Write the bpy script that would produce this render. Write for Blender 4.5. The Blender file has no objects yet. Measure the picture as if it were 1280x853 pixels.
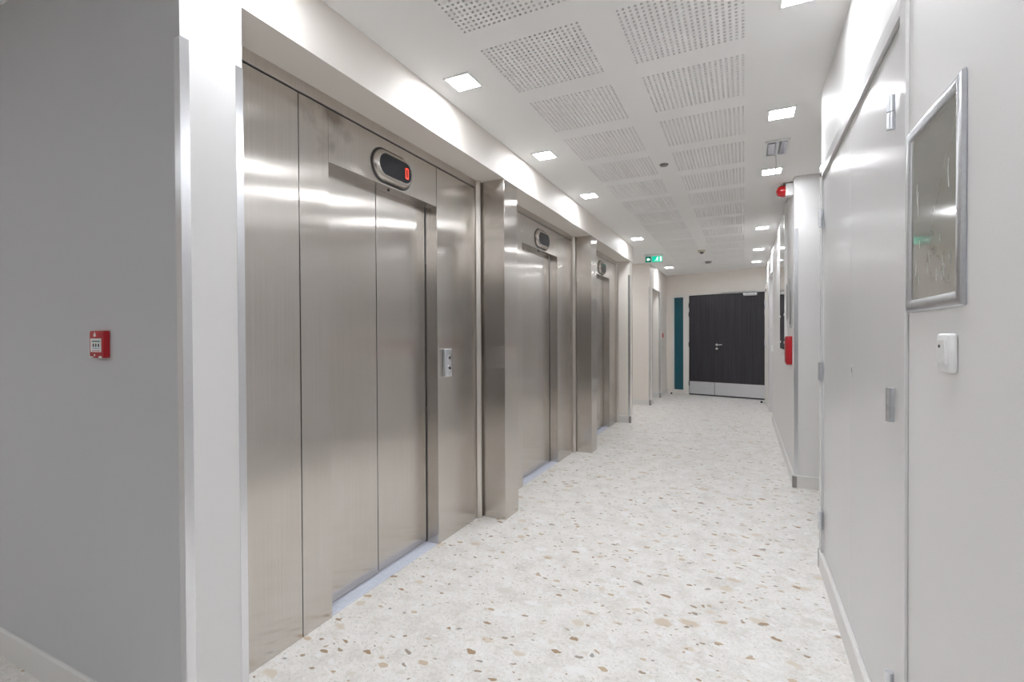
import bpy, bmesh, math, random
from mathutils import Vector, Matrix
random.seed(7)
scn = bpy.context.scene
COL = scn.collection
PI = math.pi

# ------------------------------------------------------------------ dimensions (metres)
HC = 2.64          # ceiling height
XP = -1.515        # front of the left piers / soffit
XW = -1.72         # front of the elevator panels
XD = -1.805        # front of the elevator doors
XR = 0.387         # right wall
SOF = 2.405        # underside of the soffit

# ------------------------------------------------------------------ materials
def nodes(name):
    m = bpy.data.materials.new(name); m.use_nodes = True
    nt = m.node_tree; b = nt.nodes['Principled BSDF']
    return m, nt, b
def N(nt, t, **kw):
    n = nt.nodes.new(t)
    for k, v in kw.items(): setattr(n, k, v)
    return n
def ramp(nt, pts, interp='LINEAR'):
    r = N(nt, 'ShaderNodeValToRGB'); cr = r.color_ramp; cr.interpolation = interp
    while len(cr.elements) < len(pts): cr.elements.new(0.5)
    for e, (p, c) in zip(cr.elements, pts):
        e.position = p; e.color = c if len(c) == 4 else (*c, 1)
    return r
def mixc(nt, fac, a, b):
    m = N(nt, 'ShaderNodeMix', data_type='RGBA')
    for s, v in ((m.inputs[0], fac), (m.inputs[6], a), (m.inputs[7], b)):
        if isinstance(v, (int, float)): s.default_value = v
        elif isinstance(v, tuple): s.default_value = (*v, 1)
        else: nt.links.new(v, s)
    return m.outputs[2]
def mth(nt, op, a, b=None):
    m = N(nt, 'ShaderNodeMath', operation=op)
    for i, v in enumerate((a, b)):
        if v is None: continue
        if isinstance(v, (int, float)): m.inputs[i].default_value = v
        else: nt.links.new(v, m.inputs[i])
    return m.outputs[0]
def simple(name, col, rough=0.5, metal=0.0, spec=0.5, noise=0.0, nscale=30, bump=0.0, bscale=200, coat=0.0):
    m, nt, b = nodes(name)
    b.inputs['Base Color'].default_value = (*col, 1)
    b.inputs['Roughness'].default_value = rough; b.inputs['Metallic'].default_value = metal
    b.inputs['Specular IOR Level'].default_value = spec; b.inputs['Coat Weight'].default_value = coat
    tc = N(nt, 'ShaderNodeTexCoord')
    if noise:
        n = N(nt, 'ShaderNodeTexNoise'); n.inputs['Scale'].default_value = nscale; n.inputs['Detail'].default_value = 4
        nt.links.new(tc.outputs['Object'], n.inputs['Vector'])
        lo = tuple(c*(1-noise) for c in col); hi = tuple(min(1, c*(1+noise)) for c in col)
        r = ramp(nt, [(0.3, lo), (0.7, hi)]); nt.links.new(n.outputs['Fac'], r.inputs[0])
        nt.links.new(r.outputs[0], b.inputs['Base Color'])
    if bump:
        n = N(nt, 'ShaderNodeTexNoise'); n.inputs['Scale'].default_value = bscale; n.inputs['Detail'].default_value = 2
        nt.links.new(tc.outputs['Object'], n.inputs['Vector'])
        bp = N(nt, 'ShaderNodeBump'); bp.inputs['Strength'].default_value = bump; bp.inputs['Distance'].default_value = 0.002
        nt.links.new(n.outputs['Fac'], bp.inputs['Height']); nt.links.new(bp.outputs[0], b.inputs['Normal'])
    return m
def emit(name, col, s):
    m, nt, b = nodes(name)
    b.inputs['Base Color'].default_value = (*col, 1)
    b.inputs['Emission Color'].default_value = (*col, 1); b.inputs['Emission Strength'].default_value = s
    return m
def steel(name, col, rough, stain=None, aniso=1.0):
    m, nt, b = nodes(name)
    b.inputs['Metallic'].default_value = 1; b.inputs['Anisotropic'].default_value = aniso
    tg = N(nt, 'ShaderNodeCombineXYZ'); tg.inputs[2].default_value = 1
    nt.links.new(tg.outputs[0], b.inputs['Tangent']); b.inputs['Anisotropic Rotation'].default_value = 0.25
    tc = N(nt, 'ShaderNodeTexCoord')
    mp = N(nt, 'ShaderNodeMapping'); mp.inputs['Scale'].default_value = (260, 260, 1.2)
    nt.links.new(tc.outputs['Object'], mp.inputs[0])
    g = N(nt, 'ShaderNodeTexNoise'); g.inputs['Scale'].default_value = 1; g.inputs['Detail'].default_value = 3
    nt.links.new(mp.outputs[0], g.inputs['Vector'])
    r = ramp(nt, [(0.25, tuple(c*0.93 for c in col)), (0.75, tuple(min(1, c*1.05) for c in col))])
    nt.links.new(g.outputs['Fac'], r.inputs[0])
    s = N(nt, 'ShaderNodeTexNoise'); s.inputs['Scale'].default_value = 3.2; s.inputs['Detail'].default_value = 5
    nt.links.new(tc.outputs['Object'], s.inputs['Vector'])
    sr = ramp(nt, [(0.35, (0.94, 0.93, 0.91)), (0.65, (1, 1, 1))]); nt.links.new(s.outputs['Fac'], sr.inputs[0])
    mul = N(nt, 'ShaderNodeMix', data_type='RGBA', blend_type='MULTIPLY'); mul.inputs[0].default_value = 1
    nt.links.new(r.outputs[0], mul.inputs[6]); nt.links.new(sr.outputs[0], mul.inputs[7])
    out = mul.outputs[2]
    rr = N(nt, 'ShaderNodeMapRange'); rr.inputs[3].default_value = rough*0.88; rr.inputs[4].default_value = rough*1.14
    nt.links.new(s.outputs['Fac'], rr.inputs[0]); nt.links.new(rr.outputs[0], b.inputs['Roughness'])
    if stain:
        d = N(nt, 'ShaderNodeVectorMath', operation='DISTANCE'); d.inputs[1].default_value = stain
        nt.links.new(tc.outputs['Object'], d.inputs[0])
        n2 = N(nt, 'ShaderNodeTexNoise'); n2.inputs['Scale'].default_value = 9; n2.inputs['Detail'].default_value = 4
        nt.links.new(tc.outputs['Object'], n2.inputs['Vector'])
        e = mth(nt, 'ADD', d.outputs['Value'], mth(nt, 'MULTIPLY', mth(nt, 'SUBTRACT', n2.outputs['Fac'], 0.5), 0.5))
        f = ramp(nt, [(0.0, (0.55,)*3), (0.16, (0, 0, 0))]); nt.links.new(e, f.inputs[0])
        out = mixc(nt, f.outputs[0], out, (0.16, 0.13, 0.11))
    nt.links.new(out, b.inputs['Base Color'])
    # faint sheet waviness
    w = N(nt, 'ShaderNodeTexNoise'); w.inputs['Scale'].default_value = 2.0; w.inputs['Detail'].default_value = 1
    nt.links.new(tc.outputs['Object'], w.inputs['Vector'])
    bp = N(nt, 'ShaderNodeBump'); bp.inputs['Strength'].default_value = 0.25; bp.inputs['Distance'].default_value = 0.01
    nt.links.new(w.outputs['Fac'], bp.inputs['Height']); nt.links.new(bp.outputs[0], b.inputs['Normal'])
    return m
def terrazzo():
    m, nt, b = nodes('terrazzo_vinyl')
    tc = N(nt, 'ShaderNodeTexCoord')
    wn = N(nt, 'ShaderNodeTexNoise'); wn.inputs['Scale'].default_value = 14; wn.inputs['Detail'].default_value = 3
    nt.links.new(tc.outputs['Object'], wn.inputs['Vector'])
    v = N(nt, 'ShaderNodeVectorMath', operation='MULTIPLY_ADD')
    nt.links.new(wn.outputs['Color'], v.inputs[0]); v.inputs[1].default_value = (0.06, 0.06, 0); nt.links.new(tc.outputs['Object'], v.inputs[2])
    vec = v.outputs[0]
    n1 = N(nt, 'ShaderNodeTexNoise'); n1.inputs['Scale'].default_value = 7; n1.inputs['Detail'].default_value = 8; n1.inputs['Roughness'].default_value = 0.7
    nt.links.new(vec, n1.inputs['Vector'])
    r1 = ramp(nt, [(0.32, (0.66, 0.635, 0.60)), (0.5, (0.785, 0.765, 0.735)), (0.68, (0.845, 0.83, 0.81))])
    nt.links.new(n1.outputs['Fac'], r1.inputs[0]); c = r1.outputs[0]
    n2 = N(nt, 'ShaderNodeTexNoise'); n2.inputs['Scale'].default_value = 75; n2.inputs['Detail'].default_value = 4; n2.inputs['Roughness'].default_value = 0.7
    nt.links.new(vec, n2.inputs['Vector'])
    r2 = ramp(nt, [(0.36, (0.86, 0.85, 0.835)), (0.55, (1, 1, 1))]); nt.links.new(n2.outputs['Fac'], r2.inputs[0])
    mm = N(nt, 'ShaderNodeMix', data_type='RGBA', blend_type='MULTIPLY'); mm.inputs[0].default_value = 1
    nt.links.new(c, mm.inputs[6]); nt.links.new(r2.outputs[0], mm.inputs[7]); c = mm.outputs[2]
    def chips(scale, aspect, rot, seed, lo, pts, size, c, soft=0.06):
        mp = N(nt, 'ShaderNodeMapping'); mp.inputs['Scale'].default_value = (1, aspect, 1); mp.inputs['Rotation'].default_value = (0, 0, rot)
        mp.inputs['Location'].default_value = (seed, seed*1.7, 0)
        nt.links.new(vec, mp.inputs[0])
        vo = N(nt, 'ShaderNodeTexVoronoi', voronoi_dimensions='2D'); vo.inputs['Scale'].default_value = scale
        nt.links.new(mp.outputs[0], vo.inputs['Vector'])
        sep = N(nt, 'ShaderNodeSeparateColor'); nt.links.new(vo.outputs['Color'], sep.inputs[0])
        sel = mth(nt, 'GREATER_THAN', sep.outputs[0], lo)
        rad = mth(nt, 'MULTIPLY_ADD', sep.outputs[1], size)
        nt.nodes[-1].inputs[2].default_value = size*0.45
        d = mth(nt, 'SUBTRACT', rad, vo.outputs['Distance'])
        k = N(nt, 'ShaderNodeMapRange'); k.inputs[1].default_value = 0; k.inputs[2].default_value = soft; nt.links.new(d, k.inputs[0])
        fac = mth(nt, 'MULTIPLY', sel, k.outputs[0])
        cr = ramp(nt, pts, 'CONSTANT'); nt.links.new(sep.outputs[2], cr.inputs[0])
        return mixc(nt, fac, c, cr.outputs[0])
    c = chips(62, 1.6, 0.4, 3.1, 0.45, [(0, (0.60, 0.575, 0.545)), (0.35, (0.80, 0.79, 0.775)), (0.68, (0.69, 0.66, 0.62)), (0.92, (0.54, 0.49, 0.43))], 0.34, c, 0.3)
    c = chips(24, 1.5, -0.5, 1.3, 0.66, [(0, (0.79, 0.785, 0.775)), (0.45, (0.68, 0.64, 0.58)), (0.75, (0.70, 0.685, 0.665))], 0.38, c, 0.25)
    c = chips(7.5, 1.6, 0.9, 5.7, 0.70, [(0, (0.66, 0.59, 0.50)), (0.35, (0.81, 0.80, 0.79)), (0.65, (0.67, 0.635, 0.585)), (0.85, (0.62, 0.53, 0.43))], 0.27, c, 0.14)
    c = chips(10.5, 1.8, -0.3, 8.2, 0.78, [(0, (0.36, 0.25, 0.155)), (0.35, (0.50, 0.385, 0.265)), (0.65, (0.34, 0.285, 0.235)), (0.8, (0.58, 0.475, 0.36))], 0.18, c, 0.05)
    c = chips(17, 1.6, 0.7, 2.4, 0.80, [(0, (0.36, 0.28, 0.20)), (0.45, (0.48, 0.40, 0.32)), (0.8, (0.34, 0.32, 0.30))], 0.165, c, 0.06)
    nt.links.new(c, b.inputs['Base Color'])
    b.inputs['Roughness'].default_value = 0.42; b.inputs['Specular IOR Level'].default_value = 0.4
    return m
def wood_black():
    m, nt, b = nodes('dark_wood_laminate')
    tc = N(nt, 'ShaderNodeTexCoord'); mp = N(nt, 'ShaderNodeMapping'); mp.inputs['Scale'].default_value = (45, 45, 0.9)
    nt.links.new(tc.outputs['Object'], mp.inputs[0])
    n = N(nt, 'ShaderNodeTexNoise'); n.inputs['Scale'].default_value = 1; n.inputs['Detail'].default_value = 5
    nt.links.new(mp.outputs[0], n.inputs['Vector'])
    r = ramp(nt, [(0.3, (0.017, 0.016, 0.021)), (0.7, (0.040, 0.038, 0.047))]); nt.links.new(n.outputs['Fac'], r.inputs[0])
    nt.links.new(r.outputs[0], b.inputs['Base Color']); b.inputs['Roughness'].default_value = 0.42
    return m

M = {}
M['paint'] = simple('warm_white_wall_paint', (0.80, 0.755, 0.705), 0.55, spec=0.35, bump=0.12, bscale=260)
M['paint_cool'] = simple('cool_white_wall_paint', (0.745, 0.735, 0.73), 0.55, spec=0.35, bump=0.12, bscale=260)
M['grey'] = simple('matt_grey_wall', (0.58, 0.58, 0.595), 0.6, spec=0.3, bump=0.1, bscale=260)  # one even grey, darker than the pier beside it
M['ceil'] = simple('white_ceiling_board', (0.90, 0.895, 0.885), 0.7, spec=0.2)
M['felt'] = simple('grey_acoustic_felt', (0.30, 0.30, 0.30), 0.95, spec=0.1)
M['floor'] = terrazzo()
M['steel'] = steel('brushed_steel', (0.665, 0.632, 0.598), 0.195)
M['steel_stain'] = steel('brushed_steel_smudged', (0.665, 0.632, 0.598), 0.195, stain=(0, 0.56, 2.35))
M['rail'] = steel('header_rail_steel', (0.66, 0.625, 0.585), 0.30, aniso=0.6)
M['satin'] = simple('satin_nickel', (0.56, 0.525, 0.485), 0.25, 1.0)
M['alu'] = simple('brushed_aluminium', (0.74, 0.76, 0.80), 0.32, 1.0, noise=0.04, nscale=80)
M['guard'] = simple('aluminium_corner_strip', (0.80, 0.81, 0.84), 0.26, 1.0)
M['sill'] = simple('anodised_sill', (0.70, 0.73, 0.82), 0.45, 0.25, noise=0.05, nscale=60)
M['chrome'] = simple('bright_chrome', (0.85, 0.85, 0.86), 0.12, 1.0)
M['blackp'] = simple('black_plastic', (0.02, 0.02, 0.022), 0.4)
M['screen'] = simple('black_display_glass', (0.012, 0.014, 0.018), 0.06)
M['red_led'] = emit('red_led_digit', (1.0, 0.05, 0.025), 1.6)
M['red'] = simple('red_plastic', (0.40, 0.006, 0.014), 0.32)
M['red_lens'] = simple('red_beacon_lens', (0.45, 0.008, 0.012), 0.2, coat=0.3)
M['white'] = simple('white_plastic', (0.84, 0.84, 0.84), 0.3)
M['labelw'] = simple('white_label', (0.82, 0.84, 0.84), 0.4)
M['ink'] = simple('black_ink', (0.015, 0.015, 0.02), 0.5)
M['inkb'] = simple('blue_ink', (0.10, 0.25, 0.50), 0.5)
M['inkr'] = simple('red_ink', (0.55, 0.05, 0.06), 0.5)
M['inkg'] = simple('dark_green_ink', (0.05, 0.16, 0.12), 0.5)
M['frame'] = simple('white_lacquered_frame', (0.76, 0.735, 0.70), 0.4)
M['leaf'] = simple('pale_grey_lacquered_door', (0.655, 0.65, 0.65), 0.26, spec=0.5, bump=0.05, bscale=60)
M['base'] = simple('pale_grey_skirting', (0.74, 0.73, 0.715), 0.35)
M['cap'] = simple('dull_grey_metal_cap', (0.36, 0.35, 0.34), 0.45, 0.8)
M['wood'] = wood_black()
M['teal'] = simple('teal_tinted_glass', (0.012, 0.10, 0.135), 0.06, spec=0.5)
M['darkglass'] = simple('grey_green_backing_sheet', (0.20, 0.195, 0.165), 0.10, spec=0.6, noise=0.12, nscale=5, coat=0.6)
M['mirror'] = simple('dark_glossy_glass', (0.22, 0.22, 0.215), 0.05, spec=1.0, coat=1.0)
M['scratch'] = simple('pale_scratches', (0.62, 0.62, 0.60), 0.5)
M['green'] = emit('green_exit_panel', (0.0, 0.42, 0.27), 0.75)
M['greend'] = emit('dim_green_exit_panel', (0.0, 0.22, 0.15), 0.25)  # darker green with a weak emission, for the arrow panel
M['picto'] = emit('white_pictogram', (0.72, 0.95, 0.88), 0.8)
M['lamp'] = emit('downlight_diffuser', (0.93, 0.96, 1.0), 64.0)
M['bulb'] = simple('clear_reflector', (0.85, 0.85, 0.95), 0.12, 0.9)
M['cream'] = simple('yellowed_plastic', (0.62, 0.60, 0.48), 0.4)
M['grille'] = simple('grey_slots', (0.12, 0.12, 0.12), 0.6)
M['reflect_dark'] = simple('dark_reflection_pane', (0.02, 0.026, 0.035), 0.06)  # dark colour for the added glazing that the steel reflects
M['wire'] = simple('pale_cable', (0.55, 0.55, 0.57), 0.4)

# ------------------------------------------------------------------ mesh helpers
class MB:
    def __init__(s): s.bm = bmesh.new()
    def box(s, x0, x1, y0, y1, z0, z1, bev=0.0, seg=2):
        t = bmesh.new(); bmesh.ops.create_cube(t, size=1)
        for v in t.verts:
            v.co = Vector(((x0+x1)/2+v.co.x*(x1-x0), (y0+y1)/2+v.co.y*(y1-y0), (z0+z1)/2+v.co.z*(z1-z0)))
        if bev: bmesh.ops.bevel(t, geom=t.edges[:], offset=bev, segments=seg, affect='EDGES', profile=0.5)
        return s.add(t)
    def add(s, t):
        me = bpy.data.meshes.new('t'); t.to_mesh(me); t.free(); s.bm.from_mesh(me); bpy.data.meshes.remove(me); return s
    def prism(s, pts, axis, a0, a1, bev=0.0):
        # pts: 2-D outline in the two other axes (in axis order), extruded from a0 to a1
        t = bmesh.new()
        def P(p, a):
            return {0: (a, p[0], p[1]), 1: (p[0], a, p[1]), 2: (p[0], p[1], a)}[axis]
        lo = [t.verts.new(P(p, a0)) for p in pts]; hi = [t.verts.new(P(p, a1)) for p in pts]
        t.faces.new(lo); t.faces.new(hi[::-1]); n = len(pts)
        for i in range(n): t.faces.new((lo[i], hi[i], hi[(i+1) % n], lo[(i+1) % n]))
        bmesh.ops.recalc_face_normals(t, faces=t.faces[:])
        if bev:
            es = [e for e in t.edges if len(set(round((v.co[axis]-a0), 6) for v in e.verts)) == 1]
            es = [e for e in es if abs(e.verts[0].co[axis]-a1) < 1e-6]
            bmesh.ops.bevel(t, geom=es, offset=bev, segments=3, affect='EDGES', profile=0.5)
        return s.add(t)
    def cyl(s, c, axis, r, a0, a1, n=24, r2=None):
        t = bmesh.new(); r2 = r if r2 is None else r2
        def P(k, a, rr):
            u, v = c[0]+rr*math.cos(2*PI*k/n), c[1]+rr*math.sin(2*PI*k/n)
            return {0: (a, u, v), 1: (u, a, v), 2: (u, v, a)}[axis]
        lo = [t.verts.new(P(k, a0, r)) for k in range(n)]; hi = [t.verts.new(P(k, a1, r2)) for k in range(n)]
        t.faces.new(lo); t.faces.new(hi[::-1])
        for i in range(n): t.faces.new((lo[i], hi[i], hi[(i+1) % n], lo[(i+1) % n]))
        bmesh.ops.recalc_face_normals(t, faces=t.faces[:])
        return s.add(t)
    def lathe(s, prof, c, axis, n=28):
        # prof: list of (radius, a) along the axis
        t = bmesh.new(); rings = []
        for r, a in prof:
            ring = []
            for k in range(n):
                u, v = c[0]+r*math.cos(2*PI*k/n), c[1]+r*math.sin(2*PI*k/n)
                ring.append(t.verts.new({0: (a, u, v), 1: (u, a, v), 2: (u, v, a)}[axis]))
            rings.append(ring)
        for A, B in zip(rings, rings[1:]):
            for i in range(n): t.faces.new((A[i], B[i], B[(i+1) % n], A[(i+1) % n]))
        t.faces.new(rings[0]); t.faces.new(rings[-1])
        bmesh.ops.recalc_face_normals(t, faces=t.faces[:])
        return s.add(t)
    def tube(s, pts, r, n=8):
        t = bmesh.new(); P = [Vector(p) for p in pts]; rings = []
        for i, p in enumerate(P):
            d = (P[min(i+1, len(P)-1)]-P[max(i-1, 0)]).normalized()
            a = d.orthogonal().normalized() if i == 0 else (a - d*a.dot(d)).normalized()
            b = d.cross(a)
            rings.append([t.verts.new(p+r*(math.cos(2*PI*k/n)*a+math.sin(2*PI*k/n)*b)) for k in range(n)])
        for A, B in zip(rings, rings[1:]):
            for k in range(n): t.faces.new((A[k], B[k], B[(k+1) % n], A[(k+1) % n]))
        t.faces.new(rings[0][::-1]); t.faces.new(rings[-1])
        bmesh.ops.recalc_face_normals(t, faces=t.faces[:])
        return s.add(t)
    def build(s, name, mat, parent=None, smooth=False):
        me = bpy.data.meshes.new(name); s.bm.to_mesh(me); s.bm.free()
        me.materials.append(M[mat] if isinstance(mat, str) else mat)
        if smooth:
            for p in me.polygons: p.use_smooth = True
            try: me.set_sharp_from_angle(angle=math.radians(35))
            except Exception: pass
        o = bpy.data.objects.new(name, me); COL.objects.link(o)
        if parent is not None: o.parent = parent
        return o
def tag(o, label=None, cat=None, group=None, kind=None):
    if label: o['label'] = label
    if cat: o['category'] = cat
    if group: o['group'] = group
    if kind: o['kind'] = kind
    return o
def thing(name, label, cat, loc=(0, 0, 0), rz=0, group=None, kind=None):
    o = bpy.data.objects.new(name, None); COL.objects.link(o); o.empty_display_size = 0.1
    o.location = loc; o.rotation_euler = (0, 0, rz)
    return tag(o, label, cat, group, kind)
def struct(o, label=None, cat=None): return tag(o, label, cat, None, 'structure')
def stadium(cy, cz, w, h, n=12):
    r = h/2; pts = []
    for k in range(n+1):
        a = -PI/2+PI*k/n; pts.append((cy+w/2-r+r*math.cos(a), cz+r*math.sin(a)))
    for k in range(n+1):
        a = PI/2+PI*k/n; pts.append((cy-w/2+r+r*math.cos(a), cz+r*math.sin(a)))
    return pts
def rrect(cy, cz, w, h, r, n=5):
    pts = []
    for sx, sy, a0 in ((1, -1, -PI/2), (1, 1, 0), (-1, 1, PI/2), (-1, -1, PI)):
        for k in range(n+1):
            a = a0+PI/2*k/n; pts.append((cy+sx*(w/2-r)+r*math.cos(a), cz+sy*(h/2-r)+r*math.sin(a)))
    return pts

# ------------------------------------------------------------------ floor and ceiling
YB, YE = -3.4, 12.2
struct(MB().box(-5.3, 1.7, YB-0.1, YE, -0.15, 0).build('floor', 'floor'), 'speckled cream and beige terrazzo floor along the corridor', 'floor')

PX = [(-1.122, -0.634), (-0.486, 0.008)]
rows = []
k = -9
while 1.9949+0.5777*k+0.4464 < 10.0:
    y0 = 1.9949+0.5777*k
    if y0 > YB+0.1: rows.append((y0, y0+0.4464))
    k += 1
mb = MB()
xs = [-5.3] + [v for p in PX for v in p] + [1.7]
ys = [YB-0.1] + [v for r in rows for v in r] + [YE]
V = {}
def cv(x, y):
    if (x, y) not in V: V[(x, y)] = mb.bm.verts.new((x, y, HC))
    return V[(x, y)]
for i in range(len(xs)-1):
    for j in range(len(ys)-1):
        if i in (1, 3) and j % 2 == 1: continue
        mb.bm.faces.new((cv(xs[i], ys[j]), cv(xs[i], ys[j+1]), cv(xs[i+1], ys[j+1]), cv(xs[i+1], ys[j])))
ceiling = struct(mb.build('ceiling', 'ceil'), 'white plasterboard ceiling with two rows of perforated acoustic panels', 'ceiling')
MB().box(-5.3, 1.7, YB-0.1, YE, HC+0.03, HC+0.10).build('ceiling_backing', 'felt', ceiling)
def perforated(nx, ny, w, l):
    bm = bmesh.new(); hs = 0.0057; d = 0.0125
    px, py = w/nx, l/ny
    gx = [0.0]; gy = [0.0]
    for i in range(nx): gx += [px*(i+0.5)-hs, px*(i+0.5)+hs]
    for j in range(ny): gy += [py*(j+0.5)-hs, py*(j+0.5)+hs]
    gx.append(w); gy.append(l)
    v = [[bm.verts.new((x, y, 0)) for y in gy] for x in gx]
    for i in range(len(gx)-1):
        for j in range(len(gy)-1):
            if i % 2 == 1 and j % 2 == 1:
                a = [v[i][j], v[i][j+1], v[i+1][j+1], v[i+1][j]]
                t = [bm.verts.new(q.co+Vector((0, 0, d))) for q in a]
                for q in range(4): bm.faces.new((a[q], t[q], t[(q+1) % 4], a[(q+1) % 4]))
            else:
                bm.faces.new((v[i][j], v[i][j+1], v[i+1][j+1], v[i+1][j]))
    me = bpy.data.meshes.new('perforated_panel'); bm.to_mesh(me); bm.free(); me.materials.append(M['ceil']); return me
for (x0, x1) in PX:
    me = perforated(20, 18, x1-x0, 0.4464)
    for (y0, y1) in rows:
        o = bpy.data.objects.new('perforated_panel', me); COL.objects.link(o); o.location = (x0, y0, HC); o.parent = ceiling

# ------------------------------------------------------------------ walls
struct(MB().box(-5.3, XP, 0.885, 1.083, 0, HC).build('wall_left', 'paint_cool'), 'white pier and grey lobby wall left of the elevators', 'wall')
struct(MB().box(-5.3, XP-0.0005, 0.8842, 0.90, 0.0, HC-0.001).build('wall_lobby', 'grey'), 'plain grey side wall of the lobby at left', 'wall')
struct(MB().box(-2.1, XP, 1.083, 7.42, SOF, HC).build('wall_left_upper', 'paint'), 'beige soffit band running above the three elevators', 'wall')
XE = -1.53
struct(MB().box(-3.0, XE, 7.25, 7.42, 0, SOF).build('wall_left_pier', 'paint'), 'white pier after the farthest elevator', 'wall')
XF = -1.575
mb = MB()
mb.box(-3.0, XF, 9.22, 9.52, 0, HC); mb.box(-3.0, -1.77, 9.52, 10.42, 0, 2.2); mb.box(-3.0, XF, 9.52, 10.42, 2.2, HC); mb.box(-3.0, XF, 10.42, 11.9, 0, HC)
struct(mb.build('wall_left_far', 'paint'), 'far left wall with recessed doorway niche', 'wall')
struct(MB().box(-3.1, -3.0, 7.25, 11.9, 0, HC).build('wall_left_alcove', 'paint'))
struct(MB().box(-5.4, -5.3, YB, 1.083, 0, HC).build('wall_lobby_side', 'paint'))
struct(MB().box(-5.3, 1.6, YB-0.1, YB, 0, HC).build('wall_back', 'paint'))
wb = thing('added_glazing_back', None, None, (0, YB, 0), kind='structure')      # unseen dark glazing behind the camera, added for the steel to reflect
MB().box(-2.9, 0.33, 0.0, 0.012, 0.06, 2.45).build('pane', 'reflect_dark', wb)
mb = MB()
for x in (-2.95, -1.85, -0.75, 0.32): mb.box(x, x+0.06, 0.0, 0.06, 0, 2.5)
mb.box(-2.95, 0.38, 0.0, 0.06, 2.44, 2.5); mb.box(-2.95, 0.38, 0.0, 0.06, 0, 0.07); mb.build('added_frame', 'cap', wb)
# right wall with the cupboard opening
CY0, CY1, CZ1 = 1.64, 3.105, 2.163
mb = MB()
mb.box(XR, 0.60, YB, CY0, 0, HC); mb.box(XR, 0.60, CY1, 3.17, 0, HC); mb.box(XR, 0.60, CY0, CY1, CZ1, HC); mb.box(0.45, 0.60, CY0, CY1, 0, CZ1); mb.box(XR, 0.45, CY0, CY1, 0, 0.108)
struct(mb.build('wall_right', 'paint_cool'), 'white right wall around the flush cupboard doors', 'wall')
struct(MB().box(1.5, 1.6, YB, 11.5, 0, HC).build('wall_right_alcove', 'paint'))
mb = MB()
R1 = (8.25, 9.2); R2 = (9.8, 10.62)
mb.box(XR, 1.5, 4.752, R1[0], 0, HC); mb.box(XR+0.13, 1.5, R1[0], R1[1], 0, 2.26); mb.box(XR, 1.5, R1[0], R1[1], 2.26, HC)
mb.box(XR, 1.5, R1[1], R2[0], 0, HC); mb.box(XR+0.06, 1.5, R2[0], R2[1], 0, 2.2); mb.box(XR, 1.5, R2[0], R2[1], 2.2, HC); mb.box(XR, 1.5, R2[1], 11.4, 0, HC)
struct(mb.build('wall_right_far', 'paint_cool'), 'far right wall beyond the side opening', 'wall')

wc = thing('added_glazing_right', None, None, (XR, -2.6, 0), kind='structure')     # added dark pane, out of view, to darken the steel reflections
MB().box(-0.012, 0.0, 0.03, 2.37, 0.06, 2.25).build('pane', 'reflect_dark', wc)
mb = MB()
for y in (0.0, 1.17, 2.34): mb.box(-0.05, 0.0, y, y+0.06, 0, 2.31)
mb.box(-0.05, 0.0, 0.0, 2.4, 2.25, 2.31); mb.box(-0.05, 0.0, 0.0, 2.4, 0.0, 0.06); mb.build('added_frame', 'cap', wc)

# angled end wall: local x along the wall, local -y towards the corridor
EL, ER = Vector((-1.503, 11.37, 0)), Vector((0.384, 10.84, 0))
ang = math.atan2(ER.y-EL.y, ER.x-EL.x)
def endobj(o): o.location = EL; o.rotation_euler = (0, 0, ang); return o
mb = MB(); S0, S1, ZT = 0.055, 1.958, 2.20
mb.box(-0.35, S0, 0, 0.15, 0, HC); mb.box(S1, 2.2, 0, 0.15, 0, HC); mb.box(S0, S1, 0, 0.15, ZT, HC)
struct(endobj(mb.build('wall_end', 'paint')), 'beige end wall above the dark double door', 'wall')

# ------------------------------------------------------------------ door_1: dark double door in the end wall
d1 = endobj(thing('door_1', 'dark wood double door with steel kick plates at corridor end', 'door', kind='structure'))
mb = MB()
mb.box(S0, S0+0.035, -0.008, 0.12, 0, ZT); mb.box(0.31, 0.432, -0.008, 0.12, 0, ZT); mb.box(S1-0.006, S1, -0.012, 0.12, 0, ZT)
mb.box(S0, S1, -0.0085, 0.12, 2.165, ZT); mb.box(S0, 0.432, -0.0075, 0.12, 0.0, 0.085); mb.box(S0, 0.432, -0.0075, 0.12, 2.145, 2.17)
mb.build('door_frame', 'frame', d1)
for a, b in ((0.437, 0.9755), (0.9775, 1.950)):
    lf = MB().box(a, b, -0.002, 0.043, 0.008, 2.160, 0.002).build('door_leaf', 'wood', d1)
    tag(MB().box(a+0.004, b-0.004, -0.0045, -0.0015, 0.03, 0.297).build('kick_plate', 'alu', lf), 'brushed steel kick plate')
h = MB(); h.cyl((1.025, 1.095), 1, 0.025, -0.012, -0.001, 24)
h.cyl((1.025, 1.015), 1, 0.025, -0.012, -0.001, 24)
h.tube([(1.025, -0.012, 1.095), (1.025, -0.05, 1.095), (1.04, -0.058, 1.095), (1.15, -0.058, 1.097)], 0.010, 10)
h.build('lever_handle', 'chrome', lf, True)
for z in (0.25, 1.1, 1.75, 1.95): MB().cyl((0.436, -0.008), 2, 0.009, z-0.05, z+0.05, 12).build('hinge', 'blackp', d1, True)
for z in (0.25, 1.15, 1.75, 1.95): MB().cyl((1.953, -0.014), 2, 0.009, z-0.05, z+0.05, 12).build('hinge', 'alu', d1, True)
cl = MB().box(1.56, 1.815, -0.06, -0.003, 2.092, 2.15, 0.006).build('door_closer', 'alu', d1, True)
MB().tube([(1.79, -0.035, 2.15), (1.79, -0.035, 2.19), (1.72, -0.05, 2.192), (1.18, -0.04, 2.185), (1.12, -0.012, 2.185)], 0.008, 8).build('closer_arm', 'alu', cl)
w1 = endobj(thing('window_1', 'narrow teal glass sidelight beside the dark double door', 'window', kind='structure'))
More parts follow.
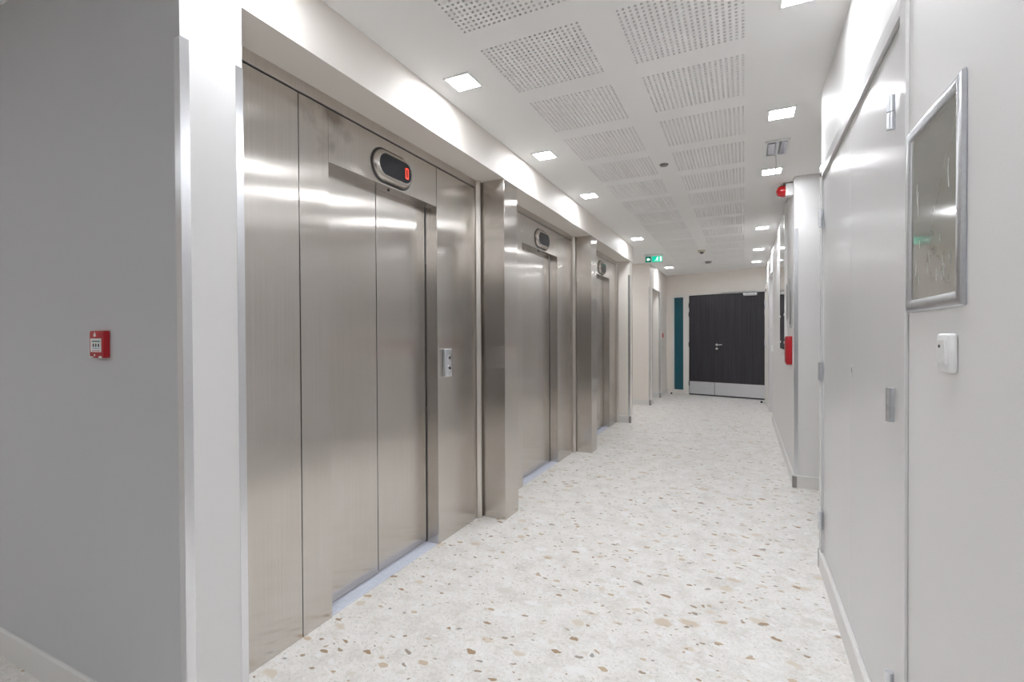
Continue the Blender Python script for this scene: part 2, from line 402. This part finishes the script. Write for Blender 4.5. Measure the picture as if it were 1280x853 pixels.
MB().box(0.085, 0.315, 0.02, 0.03, 0.08, 2.15).build('pane', 'teal', w1)
mb = MB(); mb.box(0.088, 0.094, 0.0, 0.02, 0.085, 2.145); mb.box(0.304, 0.31, 0.0, 0.02, 0.085, 2.145); mb.box(0.088, 0.31, 0.0, 0.02, 0.085, 0.092); mb.box(0.088, 0.31, 0.0, 0.02, 2.138, 2.145)
mb.build('glazing_bead', 'frame', w1)

# ------------------------------------------------------------------ door_2: flush service cupboard on the right
d2 = thing('door_2', 'pale grey flush double cupboard doors in the right wall', 'door', (XR, CY0, 0), kind='structure')
LY = CY1-CY0
mb = MB()
mb.prism([(-0.008, 2.16), (-0.008, 2.185), (-0.004, 2.225), (0.0, 2.225), (0.0, 2.16)], 1, 0.0, LY+0.05)
mb.box(-0.009, 0.0, -0.058, -0.002, 0.0, 2.225, 0.003); mb.box(-0.008, 0.0, LY+0.004, LY+0.062, 0.106, 2.225, 0.002)
mb.build('door_frame', 'leaf', d2)
half = 0.735
def hinge_bm(y):
    def f(z):
        h = MB(); h.cyl((-0.013, y), 2, 0.0105, z-0.048, z-0.0015, 16); h.cyl((-0.013, y), 2, 0.0105, z+0.0015, z+0.048, 16)
        h.cyl((-0.013, y), 2, 0.0065, z-0.003, z+0.003, 12)
        return h
    return f
for (a, b, hy) in ((0.003, half-0.0008, 0.062), (half+0.0008, LY-0.003, LY-0.012)):
    lf = MB().box(0.004, 0.05, a, b, 0.112, 2.157, 0.0015).build('door_leaf', 'leaf', d2)
    for z in (0.29, 1.10, 1.925): hinge_bm(hy)(z).build('hinge', 'alu', lf, True)
    if a < 0.1:
        pl = MB().prism(rrect(half-0.035, 1.155, 0.018, 0.05, 0.008), 0, 0.002, 0.0055).build('keyhole_plate', 'leaf', lf)
        MB().prism(rrect(half-0.035, 1.158, 0.006, 0.02, 0.0029), 0, 0.0012, 0.003).build('keyhole', 'blackp', pl)

d6 = thing('added_alcove_door', None, None, (1.5, 3.95, 0), kind='structure')     # unseen door added in the side opening to tone the steel reflections
for a in (-0.62, 0.002): MB().box(-0.03, 0.0, a, a+0.615, 0.01, 2.15, 0.002).build('door_leaf', 'leaf', d6)
# door_3 in the left niche, door_4 / door_5 in the far right recesses
d3 = thing('door_3', 'pale recessed door in the far left niche', 'door', (-1.77, 9.52, 0), kind='structure')
MB().box(0.0, 0.03, 0.04, 0.86, 0.11, 2.15, 0.002).build('door_leaf', 'leaf', d3)
h = MB(); h.cyl((0.09, 1.22), 0, 0.022, 0.03, 0.042, 20); h.tube([(0.04, 0.09, 1.22), (0.08, 0.09, 1.22), (0.088, 0.10, 1.22), (0.088, 0.20, 1.22)], 0.009, 8)
h.build('lever_handle', 'chrome', d3, True)
d4 = thing('door_4', 'white recessed door in the far right wall past the glass panel', 'door', (XR+0.13, R1[0], 0), kind='structure')
MB().box(-0.03, 0.0, 0.05, R1[1]-R1[0]-0.05, 0.11, 2.2, 0.002).build('door_leaf', 'leaf', d4)
d5 = thing('door_5', 'white framed door nearest the end wall at right', 'door', (XR+0.06, R2[0], 0), kind='structure')
MB().box(-0.03, 0.0, 0.05, R2[1]-R2[0]-0.05, 0.02, 2.15, 0.002).build('door_leaf', 'leaf', d5)
mb = MB(); L = R2[1]-R2[0]
mb.box(-0.085, 0.0, 0.001, 0.05, 0, 2.199, 0.002); mb.box(-0.085, 0.0, L-0.05, L-0.001, 0, 2.199, 0.002); mb.box(-0.0848, 0.0, 0.05, L-0.05, 2.15, 2.199)
mb.build('door_frame', 'frame', d5)
for z in (0.3, 1.13, 1.85): MB().cyl((-0.095, 0.03), 2, 0.012, z-0.06, z+0.06, 12).build('hinge', 'alu', d5, True)

# ------------------------------------------------------------------ skirting boards
def board_x(mb, x, d, y0, y1, hgt=0.105):     # against a wall whose face is x; d = direction into the room
    t = 0.011
    mb.prism([(x, 0.0), (x+d*t, 0.0), (x+d*t, hgt-0.006), (x+d*(t-0.006), hgt), (x, hgt)], 1, y0, y1)
def board_y(mb, y, d, x0, x1, hgt=0.105):
    t = 0.011
    mb.prism([(y, 0.0), (y+d*t, 0.0), (y+d*t, hgt-0.006), (y+d*(t-0.006), hgt), (y, hgt)], 0, x0, x1)
def caps(parent, lst):
    for (x, y) in lst: MB().box(x-0.017, x+0.017, y-0.017, y+0.017, 0.0, 0.098, 0.002).build('corner_cap', 'cap', parent)
mb = MB(); board_x(mb, XR, -1, YB, -2.6); board_x(mb, XR, -1, -0.2, 3.171)
b = struct(mb.build('baseboard_right', 'base'), 'pale skirting below the cupboard doors on the right', 'skirting')
MB().box(XR-0.0125, XR+0.01, 3.17, 3.186, 0, 0.1).build('corner_cap', 'cap', b)
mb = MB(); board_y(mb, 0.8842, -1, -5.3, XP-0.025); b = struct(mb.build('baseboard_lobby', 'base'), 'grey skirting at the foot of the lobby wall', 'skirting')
mb = MB(); board_y(mb, 7.25, -1, XW+0.01, XE); board_x(mb, XE, 1, 7.25, 7.42)
b = struct(mb.build('baseboard_left_pier', 'base')); caps(b, [(XE, 7.25)])
mb = MB(); board_y(mb, 9.22, -1, -3.0, XF); board_x(mb, XF, 1, 9.22, 9.52); board_x(mb, -1.77, 1, 9.52, 10.42); board_y(mb, 10.42, -1, -1.77, XF); board_x(mb, XF, 1, 10.42, 11.38)
b = struct(mb.build('baseboard_left_far', 'base')); caps(b, [(XF, 9.22), (XF, 10.42)])
mb = MB(); board_y(mb, 4.752, -1, XR, 1.5); board_x(mb, XR, -1, 4.752, R1[0]); board_x(mb, XR, -1, R1[1], R2[0])
b = struct(mb.build('baseboard_right_far', 'base')); caps(b, [(XR, 4.752)])

# ------------------------------------------------------------------ corner guards (thin L strips, each a thing)
def guard(x, y, dx, dy, label, z0=0.0, z1=2.2, w=0.028, t=0.0018):
    # corner at (x, y); legs run from the corner along dx (on the y-face) and dy (on the x-face); outside = -dx, -dy
    ex, ey = x-dx*t, y-dy*t
    pts = [(ex, ey), (ex+dx*w, ey), (ex+dx*w, y), (x, y), (x, ey+dy*w), (ex, ey+dy*w)]
    o = MB().prism(pts, 2, z0, z1).build('corner_guard', 'guard')
    return tag(o, label, 'corner guard', 'aluminium corner guards')
guard(XP, 0.8842, -1, 1, 'metal corner strip between the grey lobby wall and white pier')
guard(XP, 1.083, -1, -1, 'metal corner strip on the pier edge touching the nearest elevator', w=0.026)
guard(XE, 7.25, -1, 1, 'metal corner strip on the near edge of the pier past the third elevator', 0.1)
guard(XE, 7.42, -1, -1, 'metal corner strip on the far edge of the pier past the third elevator', 0.1, w=0.024)
guard(XF, 9.22, -1, 1, 'metal corner strip before the far left niche, nearest the green exit sign', 0.1)
guard(XF, 9.52, -1, -1, 'metal corner strip on the near jamb of the far left niche', 0.1, w=0.03)
guard(XF, 10.42, -1, 1, 'metal corner strip on the far jamb of the far left niche', 0.1, w=0.03)
guard(XR, 4.752, 1, 1, 'metal corner strip on the right wall corner beside the red box', 0.1)

# ------------------------------------------------------------------ elevators
def elevator(y0, yL, yR, y1, label, first, group='elevators along the left wall', ytrim=True):
    # y0..y1 niche, yL..yR door opening (world); local origin at (XW, y0, 0)
    e = thing('elevator', label, 'elevator', (XW, y0, 0), 0, group)
    st = 'steel_stain' if first else 'steel'
    a, c = yL-y0, yR-y0; w = y1-y0; g = 0.0022; D = -0.088; ZP = 2.348; ZH = 2.105
    s = max(0.0, a-0.165)
    if s > 0.02: MB().box(-0.03, 0, 0.0, s-g, 0, ZP, 0.0012, 1).build('side_panel', st, e)
    MB().box(D, 0, s+g, a-g*0.3, 0, ZP, 0.0012, 1).build('jamb_panel', st, e)
    MB().box(D, 0, a+g*0.3, c-g, ZH, ZP, 0.0012, 1).build('header_panel', st, e)
    MB().box(D, 0, c+g, w-0.052, 0, ZP, 0.0012, 1).build('side_panel', 'steel', e)
    MB().box(-0.05, 0.006, 0.0, w-0.05, ZP+0.006, SOF, 0.001, 1).build('top_rail', 'rail', e)
    if ytrim: MB().prism([(-0.05, w-0.048), (0.004, w-0.048), (0.028, w-0.03), (0.028, w-0.02), (-0.05, w-0.001)], 2, 0, SOF-0.001).build('edge_trim', 'rail', e)
    m = a+(c-a)*0.478
    for q0, q1, off in ((a-0.02, m-0.005, 0.0), (m+0.005, c-0.006, 0.004)):
        MB().box(XD-XW-0.04-off, XD-XW-off, q0, q1, 0.008, ZH+0.03, 0.0015, 1).build('door_leaf', 'steel', e)
    sg_ = MB(); sg_.box(XD-XW-0.05, XD-XW-0.012, m-0.0055, m+0.0055, 0.008, ZH+0.02); sg_.build('gap_shade_strip', 'blackp', e)  # black strip standing in for the shade in the door gap
    MB().box(XD-XW-0.05, XD-XW-0.004, c-0.007, c+0.002, 0.004, ZH+0.02).build('gap_shade_strip', 'blackp', e)  # same painted shade between leaf and jamb
    if s > 0.02: MB().box(-0.028, -0.004, s-g-0.002, s+g+0.002, 0, ZP).build('seam_shade_strip', 'blackp', e)  # black backing put in as the shade of the panel seams
    MB().box(-0.028, -0.004, c-g-0.002, c+g+0.002, ZH, ZP).build('seam_shade_strip', 'blackp', e)
    MB().box(-0.05, -0.004, 0.0, w-0.05, ZP-0.002, ZP+0.008).build('seam_shade_strip', 'blackp', e)
    sl = MB(); sl.box(XD-XW-0.06, -0.008, a, c, -0.01, 0.003)
    for q in (-0.022, -0.036, -0.05, -0.064): sl.box(q-0.003, q+0.003, a+0.001, c-0.001, 0.003, 0.0055)
    sl.build('sill', 'sill', e)
    # floor indicator
    cy, cz = (a+c)/2+0.012, 2.205
    ind = MB().prism(stadium(cy, cz, 0.315, 0.165, 20), 0, 0.0005, 0.030, 0.026).build('floor_indicator', 'satin', e, True)
    MB().prism(stadium(cy, cz, 0.332, 0.182, 14), 0, 0.0003, 0.003).build('gasket', 'blackp', ind)
    MB().prism(stadium(cy, cz, 0.262, 0.112, 20), 0, 0.022, 0.0312).build('screen', 'screen', ind)
    if first:
        dg = MB(); dy = cy+0.090; X0, X1 = 0.0311, 0.0320; t = 0.0048; hw, hh = 0.0125, 0.029
        dg.box(X0, X1, dy-hw+t*0.4, dy+hw-t*0.4, cz+hh-t, cz+hh); dg.box(X0, X1, dy-hw+t*0.4, dy+hw-t*0.4, cz-hh, cz-hh+t)
        for sg in (-1, 1):
            ya = dy+sg*hw; yb = ya-sg*t
            dg.box(X0, X1, min(ya, yb), max(ya, yb), cz+0.001, cz+hh-t*0.5); dg.box(X0, X1, min(ya, yb), max(ya, yb), cz-hh+t*0.5, cz-0.001)
        dg.build('digit_zero', 'red_led', ind)
        cp = MB().box(0.0, 0.02, c+0.056, c+0.138, 1.043, 1.222, 0.006, 3).build('call_panel', 'alu', e, True)
        for zb in (1.098, 1.165):
            bt = MB().lathe([(0.019, 0.019), (0.019, 0.024), (0.015, 0.0265), (0.013, 0.0265)], (c+0.098, zb), 0, 24).build('call_button', 'chrome', cp, True)
            MB().cyl((c+0.098, zb), 0, 0.010, 0.0255, 0.0275, 20).build('button_face', 'blackp', bt)
    # small screw eye under the header
    MB().cyl((-0.04, m+0.05), 2, 0.006, ZH-0.006, ZH+0.002, 12).build('door_key_hole', 'blackp', e)
    return e
elevator(1.0845, 1.653, 2.52, 3.049, 'nearest stainless steel elevator with a lit red 0 and call button panel', True)
elevator(3.267, 3.80, 4.674, 5.199, 'middle stainless steel elevator between the two steel columns', False)
elevator(5.405, 5.93, 6.79, 7.249, 'farthest stainless steel elevator before the white pier', False)
for (ya, yb, lb) in ((3.05, 3.266, 'steel-clad column between the nearest and middle elevators'), (5.2, 5.404, 'steel-clad column between the middle and farthest elevators')):
    tag(MB().box(-1.80, XP-0.0005, ya, yb, 0, SOF, 0.0025, 2).build('steel_column', 'steel'), lb, 'column', 'steel columns between elevators')

# ------------------------------------------------------------------ fire alarm call points
def call_point(loc, rz, label, detail):
    # local: x to the right, -y outwards, z up, origin at centre of the back plate
    t = thing('fire_alarm_call_point', label, 'fire alarm', loc, rz, 'red fire alarm call points')
    bd = MB(); bd.prism(rrect(0, 0, 0.092, 0.092, 0.007), 1, 0.0, -0.018, 0.0035); bd.build('housing', 'red', t, True)
    if detail:
        p = MB().box(-0.034, 0.030, -0.0205, -0.0170, -0.026, 0.020, 0.001, 1).build('label_plate', 'labelw', t)
        MB().box(-0.022, 0.026, -0.0212, -0.0204, 0.0085, 0.0125).build('lettering_line', 'inkg', p)
        for x in (-0.014, 0.002, 0.018): MB().prism(rrect(x, -0.003, 0.0065, 0.012, 0.003), 1, -0.0203, -0.0213).build('pictogram', 'ink', p)
        MB().box(-0.020, 0.022, -0.0212, -0.0204, -0.0145, -0.0125).build('lettering_line', 'inkb', p)
        MB().box(-0.022, 0.024, -0.0212, -0.0204, -0.0225, -0.0205).build('lettering_line', 'inkr', p)
        fl = MB(); fl.prism([(-0.016, 0.026), (-0.006, 0.026), (-0.003, 0.031), (-0.006, 0.037), (-0.011, 0.043), (-0.012, 0.037), (-0.017, 0.033)], 1, -0.0175, -0.0192); fl.build('flame_mark', 'labelw', t)
        MB().cyl((-0.012, -0.036), 1, 0.0035, -0.0175, -0.0195, 12).build('test_key_hole', 'labelw', t)
        MB().box(-0.045, -0.022, -0.0192, -0.0175, -0.044, -0.0405).build('maker_mark', 'labelw', t)
        MB().box(0.014, 0.032, -0.0195, -0.0175, -0.047, -0.039, 0.001, 1).build('seal_tab', 'labelw', t)
    return t
call_point((-1.964, 0.8852, 1.279), 0, 'red fire alarm call point alone on the grey lobby wall', True)
call_point((XF-0.001, 10.75, 1.30), PI/2, 'tiny red fire alarm call point beside the far left niche', False)

# ------------------------------------------------------------------ poster frames
def poster_frame(y0, y1, z0, z1, label, marks):
    t = thing('poster_frame', label, 'frame', (XR, (y0+y1)/2, (z0+z1)/2), 0, 'aluminium snap poster frames')
    w, hh = (y1-y0)/2, (z1-z0)/2; fw = 0.03
    f = MB()
    prof = [(0.0, 0.003), (-0.003, 0.0), (-0.009, 0.003), (-0.0125, 0.010), (-0.0125, 0.018), (-0.010, 0.025), (-0.0065, fw), (0.0, fw)]   # (x, inward)
    def rail(P):     # closed mitred frame
        bm = bmesh.new(); rings = []
        for sy, sz in ((-1, -1), (1, -1), (1, 1), (-1, 1)):
            rings.append([bm.verts.new((x, sy*(w-d), sz*(hh-d))) for x, d in prof])
        for i in range(4):
            A, B = rings[i], rings[(i+1) % 4]
            for k in range(len(prof)): bm.faces.new((A[k], B[k], B[(k+1) % len(prof)], A[(k+1) % len(prof)]))
        bmesh.ops.recalc_face_normals(bm, faces=bm.faces[:]); return bm
    f.add(rail(prof)); f.build('frame', 'alu', t, True)
    p = MB().box(-0.006, -0.002, -w+0.02, w-0.02, -hh+0.02, hh-0.02).build('backing_sheet', 'darkglass', t)
    if marks:
        rnd = random.Random(3)
        def scratch(pts, r): MB().tube(pts, r, 5).build('scratch', 'scratch', p)
        for i in range(16):
            y = rnd.uniform(-w+0.05, w-0.06); z = -hh+0.045+abs(rnd.gauss(0, 0.05)); q = rnd.uniform(0.008, 0.03); b_ = rnd.uniform(-0.006, 0.006)
            scratch([(-0.0062, y, z), (-0.0062, y+b_, z+q*0.5), (-0.0062, y+b_*0.3, z+q)], 0.0007)
        for y, z, q in ((w-0.075, 0.03, 0.05), (w-0.082, 0.0, 0.06), (-w+0.075, 0.02, 0.06)):
            scratch([(-0.0062, y, z), (-0.0062, y+0.004, z+q*0.6), (-0.0062, y, z+q)], 0.0012)
    return t
poster_frame(1.218, 1.568, 1.355, 1.812, 'empty silver poster frame with scratched grey sheet above the switch', True)
poster_frame(4.95, 5.20, 1.36, 1.84, 'silver poster frame seen edge-on just above the red box', False)
poster_frame(5.28, 5.50, 1.45, 1.80, 'small silver poster frame between the red box and the tall glass panel', False)

# ------------------------------------------------------------------ switches
def switch(y, z, label, w=0.076, h=0.081, d=0.014):
    t = thing('light_switch', label, 'switch', (XR, y, z), 0, 'white wall switches')
    MB().box(-d, 0.0, -w/2, w/2, -h/2, h/2, 0.006, 3).build('housing', 'white', t, True)
    MB().prism(rrect(0.003, 0.003, w*0.64, h*0.66, 0.004), 0, -d+0.0005, -d-0.0022, 0.0008).build('bezel', 'white', t, True)
    r = MB(); r.prism([(-d-0.001, -0.022), (-d-0.006, -0.017), (-d-0.0025, 0.026), (-d-0.001, 0.026)], 1, -0.014, 0.022)
    rk = r.build('rocker', 'base', t)
    MB().cyl((0.006, 0.014), 0, 0.0032, -d-0.0055, -d-0.002, 12).build('indicator_lamp', 'grille', rk)
    return t
switch(1.297, 1.2605, 'white rocker switch box below the scratched poster frame')
switch(8.15, 1.10, 'small white switch far down the right wall', 0.08, 0.10, 0.03)

# ------------------------------------------------------------------ things on the far right wall
s = thing('fire_sounder', 'red alarm sounder with white base high on the right wall', 'alarm', (XR, 4.93, 2.572))
MB().box(-0.058, 0.0, -0.05, 0.05, -0.052, 0.052, 0.006).build('base', 'white', s, True)
MB().lathe([(0.050, -0.057), (0.050, -0.090), (0.046, -0.104), (0.034, -0.119), (0.018, -0.127), (0.004, -0.129)], (0, 0), 0, 28).build('beacon_lens', 'red_lens', s, True)
MB().box(-0.075, -0.002, -0.04, 0.04, 0.053, 0.062).build('top_plate', 'cap', s)
b = thing('alarm_box', 'slim red box on the right wall below the edge-on frame', 'box', (XR+0.001, 5.06, 1.16))
MB().box(-0.045, 0.0, -0.095, 0.095, -0.127, 0.127, 0.005, 2).build('body', 'red', b, True)
MB().box(-0.05, -0.044, -0.08, 0.08, -0.11, 0.11, 0.002, 1).build('door', 'red', b)
for z in (-0.065, 0.07): MB().cyl((0.086, z), 0, 0.008, -0.054, -0.044, 12).build('stud', 'white', b, True)
g = thing('glass_panel', 'tall dark glossy glass panel on standoffs beyond the red box', 'panel', (XR, 5.86, 0))
MB().box(-0.024, -0.018, -0.34, 0.34, 1.15, 2.60, 0.001, 1).build('sheet', 'mirror', g)
MB().box(-0.025, 0.0, -0.346, -0.341, 1.15, 2.60, 0.001, 1).build('edge_strip', 'base', g)
for y in (-0.30, 0.30):
    for z in (1.22, 1.5, 1.95, 2.5): MB().cyl((y, z), 0, 0.011, -0.030, 0.0, 14).build('standoff', 'chrome', g, True)

# ------------------------------------------------------------------ door stops on the floor
for (x, y, lb) in ((-1.45, 11.20, 'black rubber door stop at the foot of the teal glass'), (0.30, 10.40, 'black rubber door stop on the floor right of the dark door')):
    MBo = MB().lathe([(0.022, 0.0), (0.022, 0.004), (0.017, 0.008), (0.017, 0.03), (0.012, 0.036), (0.003, 0.037)], (x, y), 2, 18).build('door_stop', 'blackp', None, True)
    tag(MBo, lb, 'door stop', 'floor door stops')

# ------------------------------------------------------------------ ceiling things
POW = 8.5
def downlight(x, y, label):
    t = thing('downlight', label, 'ceiling light', (x, y, HC), 0, 'square ceiling downlights')
    f = MB(); o, i = 0.078, 0.066
    for (a, b_, c, d) in ((-o, o, -o, -i), (-o, o, i, o), (-o, -i, -i, i), (i, o, -i, i)): f.box(a, b_, c, d, -0.006, 0.0)
    f.build('frame', 'white', t)
    MB().box(-i, i, -i, i, -0.0045, 0.0).build('diffuser', 'lamp', t)
    l = bpy.data.lights.new('downlight_beam', 'SPOT'); l.energy = POW; l.spot_size = math.radians(118); l.spot_blend = 0.55; l.shadow_soft_size = 0.05
    l.color = (0.92, 0.95, 1.0)
    lo = bpy.data.objects.new('downlight_beam', l); COL.objects.link(lo); lo.parent = t; lo.location = (0, 0, -0.012)
XL, XRr = -1.333, 0.205
for y, lb in ((1.053, 'downlight of the left row above the white pier'), (2.206, 'first square downlight of the left row, above the nearest elevator'), (3.36, 'second square downlight of the left row, above the first steel column'),
              (4.512, 'third square downlight of the left row, above the middle elevator'), (6.81, 'fourth square downlight of the left row, above the farthest elevator'), (9.98, 'last downlight of the left row, past the green exit sign')):
    downlight(XL, y, lb)
for y, lb in ((2.207, 'square downlight at the top picture edge above the cupboard doors'), (3.36, 'square downlight just before the open emergency light'), (4.512, 'square downlight under the dangling cable, near the red sounder'),
              (6.83, 'right row downlight, first beyond the red sounder'), (8.51, 'right row downlight, second from the end wall'), (9.91, 'right row downlight closest to the end wall'),
              (1.053, 'right row downlight above the scratched poster frame'), (-0.1, 'unseen added right row downlight over the near end of the corridor'), (-1.25, 'unseen added right row downlight over the added dark glazing'), (-2.4, 'unseen added right row downlight next to the back wall')):  # last three lamps are unseen, added for lighting and steel reflections
    downlight(XRr, y, lb)
for x, y, lb in ((-2.5, -0.9, 'unseen added lobby downlight nearest the grey wall'), (-3.9, -0.9, 'unseen added lobby downlight out to the left'), (-2.5, -2.4, 'unseen added lobby downlight at the back'), (-3.9, -2.4, 'unseen added lobby downlight in the back left corner'), (-2.0, 8.4, 'downlight inside the left alcove')): downlight(x, y, lb)  # the four lobby lamps are unseen, added to brighten the grey wall

# emergency light, cover open
t = thing('emergency_light', 'open emergency ceiling light with dangling cable between two downlights', 'emergency light', (0.21, 3.955, HC))
f = MB()
for (a, b_, c, d) in ((-0.078, 0.078, -0.15, -0.135), (-0.078, 0.078, 0.135, 0.15), (-0.078, -0.062, -0.135, 0.135), (0.062, 0.078, -0.135, 0.135)): f.box(a, b_, c, d, -0.010, 0.0)
f.build('frame', 'white', t)
MB().box(-0.061, 0.061, -0.134, 0.134, -0.003, 0.0).build('tray', 'cap', t)
rf = MB(); rf.box(-0.056, -0.012, -0.11, 0.11, -0.014, -0.003, 0.003); rf.box(0.022, 0.058, -0.125, 0.12, -0.014, -0.003, 0.003); rf.build('reflector', 'bulb', t)
MB().box(-0.010, 0.010, -0.134, 0.134, -0.018, -0.003, 0.002).build('battery_bar', 'alu', t)
MB().tube([(0.0, 0.12, -0.018), (0.004, 0.13, -0.03), (0.006, 0.16, -0.08), (0.0, 0.18, -0.15)], 0.003, 6).build('cable', 'wire', t)

def detector(x, y, label, r, hgt, mat='white'):
    t = thing('smoke_detector', label, 'detector', (x, y, HC))
    MB().lathe([(r, 0.0), (r, -hgt*0.35), (r*0.9, -hgt*0.45)], (0, 0), 2, 28).build('base', mat, t, True)
    MB().lathe([(r*0.78, -hgt*0.4), (r*0.78, -hgt*0.6)], (0, 0), 2, 28).build('slots', 'grille', t, True)
    MB().lathe([(r*0.86, -hgt*0.58), (r*0.8, -hgt*0.85), (r*0.45, -hgt), (0.002, -hgt)], (0, 0), 2, 28).build('cap', mat, t, True)
detector(-0.565, 3.957, 'flat round detector between the two rows of perforated panels', 0.034, 0.014, 'cap')
detector(-0.585, 9.52, 'round smoke detector closest to the end wall', 0.06, 0.035, 'cap')
t = thing('motion_sensor', 'yellowed motion sensor on the ceiling before the smoke detector', 'sensor', (-0.60, 8.2, HC))
MB().box(-0.055, 0.055, -0.045, 0.045, -0.03, 0.0, 0.006).build('base', 'cream', t, True)
MB().lathe([(0.032, -0.028), (0.03, -0.045), (0.018, -0.056), (0.003, -0.059)], (0, 0), 2, 20).build('lens', 'grille', t, True)

# exit sign
t = thing('exit_sign', 'green lit exit sign hanging from the ceiling at far left', 'exit sign', (-1.335, 8.2, 2.552))
MB().box(-0.145, 0.145, 0.0, 0.03, -0.055, 0.055, 0.004).build('housing', 'white', t, True)
MB().box(-0.15, 0.15, -0.012, 0.042, 0.05, 0.088, 0.003).build('ceiling_mount', 'white', t, True)
p1 = MB().box(-0.135, -0.045, -0.003, 0.001, -0.047, 0.047).build('arrow_panel', 'greend', t)
a = MB(); a.prism([(-0.118, 0.0), (-0.088, 0.03), (-0.088, 0.012), (-0.062, 0.012), (-0.062, -0.012), (-0.088, -0.012), (-0.088, -0.03)], 1, -0.0045, -0.0028); a.build('arrow', 'picto', p1)
p2 = MB().box(-0.03, 0.135, -0.003, 0.001, -0.047, 0.047).build('figure_panel', 'green', t)
a = MB(); a.cyl((0.062, 0.030), 1, 0.008, -0.0045, -0.0028, 16)
def limb(p, q, w):
    p, q = Vector(p), Vector(q); d = (q-p).normalized(); n = Vector((-d.y, d.x))*w
    a.prism([tuple(p+n), tuple(q+n), tuple(q-n), tuple(p-n)], 1, -0.0045, -0.0028)
limb((0.058, 0.020), (0.048, -0.008), 0.006); limb((0.048, -0.006), (0.066, -0.020), 0.004); limb((0.066, -0.020), (0.058, -0.038), 0.004)
limb((0.048, -0.006), (0.032, -0.022), 0.004); limb((0.032, -0.022), (0.012, -0.024), 0.004); limb((0.057, 0.016), (0.076, 0.006), 0.003); limb((0.057, 0.016), (0.036, 0.010), 0.003)
a.build('running_figure', 'picto', p2)
a = MB(); a.box(0.096, 0.124, -0.0045, -0.0028, -0.036, 0.036); a.build('doorway_mark', 'picto', p2)

# ------------------------------------------------------------------ world, camera, view
w = bpy.data.worlds.new('World'); scn.world = w; w.use_nodes = True
w.node_tree.nodes['Background'].inputs[0].default_value = (0.02, 0.02, 0.02, 1)
f, yaw, pit, rol = 606.0, 0.4464, -0.0101, -0.005
s_, c_ = math.sin(yaw), math.cos(yaw)
F = Vector((-s_*math.cos(pit), c_*math.cos(pit), math.sin(pit)))
U = Vector((s_*math.sin(pit), -c_*math.sin(pit), math.cos(pit)))
Rr = Vector((c_, s_, 0))
R2_ = Rr*math.cos(rol)+U*math.sin(rol); U2_ = -Rr*math.sin(rol)+U*math.cos(rol)
cam = bpy.data.cameras.new('camera'); co = bpy.data.objects.new('camera', cam); COL.objects.link(co)
cam.sensor_width = 36; cam.lens = f/1280*36; cam.clip_start = 0.02
co.matrix_world = Matrix(((R2_.x, U2_.x, -F.x, 0), (R2_.y, U2_.y, -F.y, 0), (R2_.z, U2_.z, -F.z, 1.3), (0, 0, 0, 1)))
scn.camera = co
vs = scn.view_settings
scn.display_settings.display_device = 'sRGB'
vs.view_transform = 'Standard'; vs.look = 'None'; vs.gamma = 1; vs.use_curve_mapping = False
vs.exposure = 0.62
cy = scn.cycles
cy.use_denoising = True; cy.max_bounces = 14; cy.diffuse_bounces = 10; cy.glossy_bounces = 8
cy.sample_clamp_indirect = 8.0; cy.caustics_reflective = True
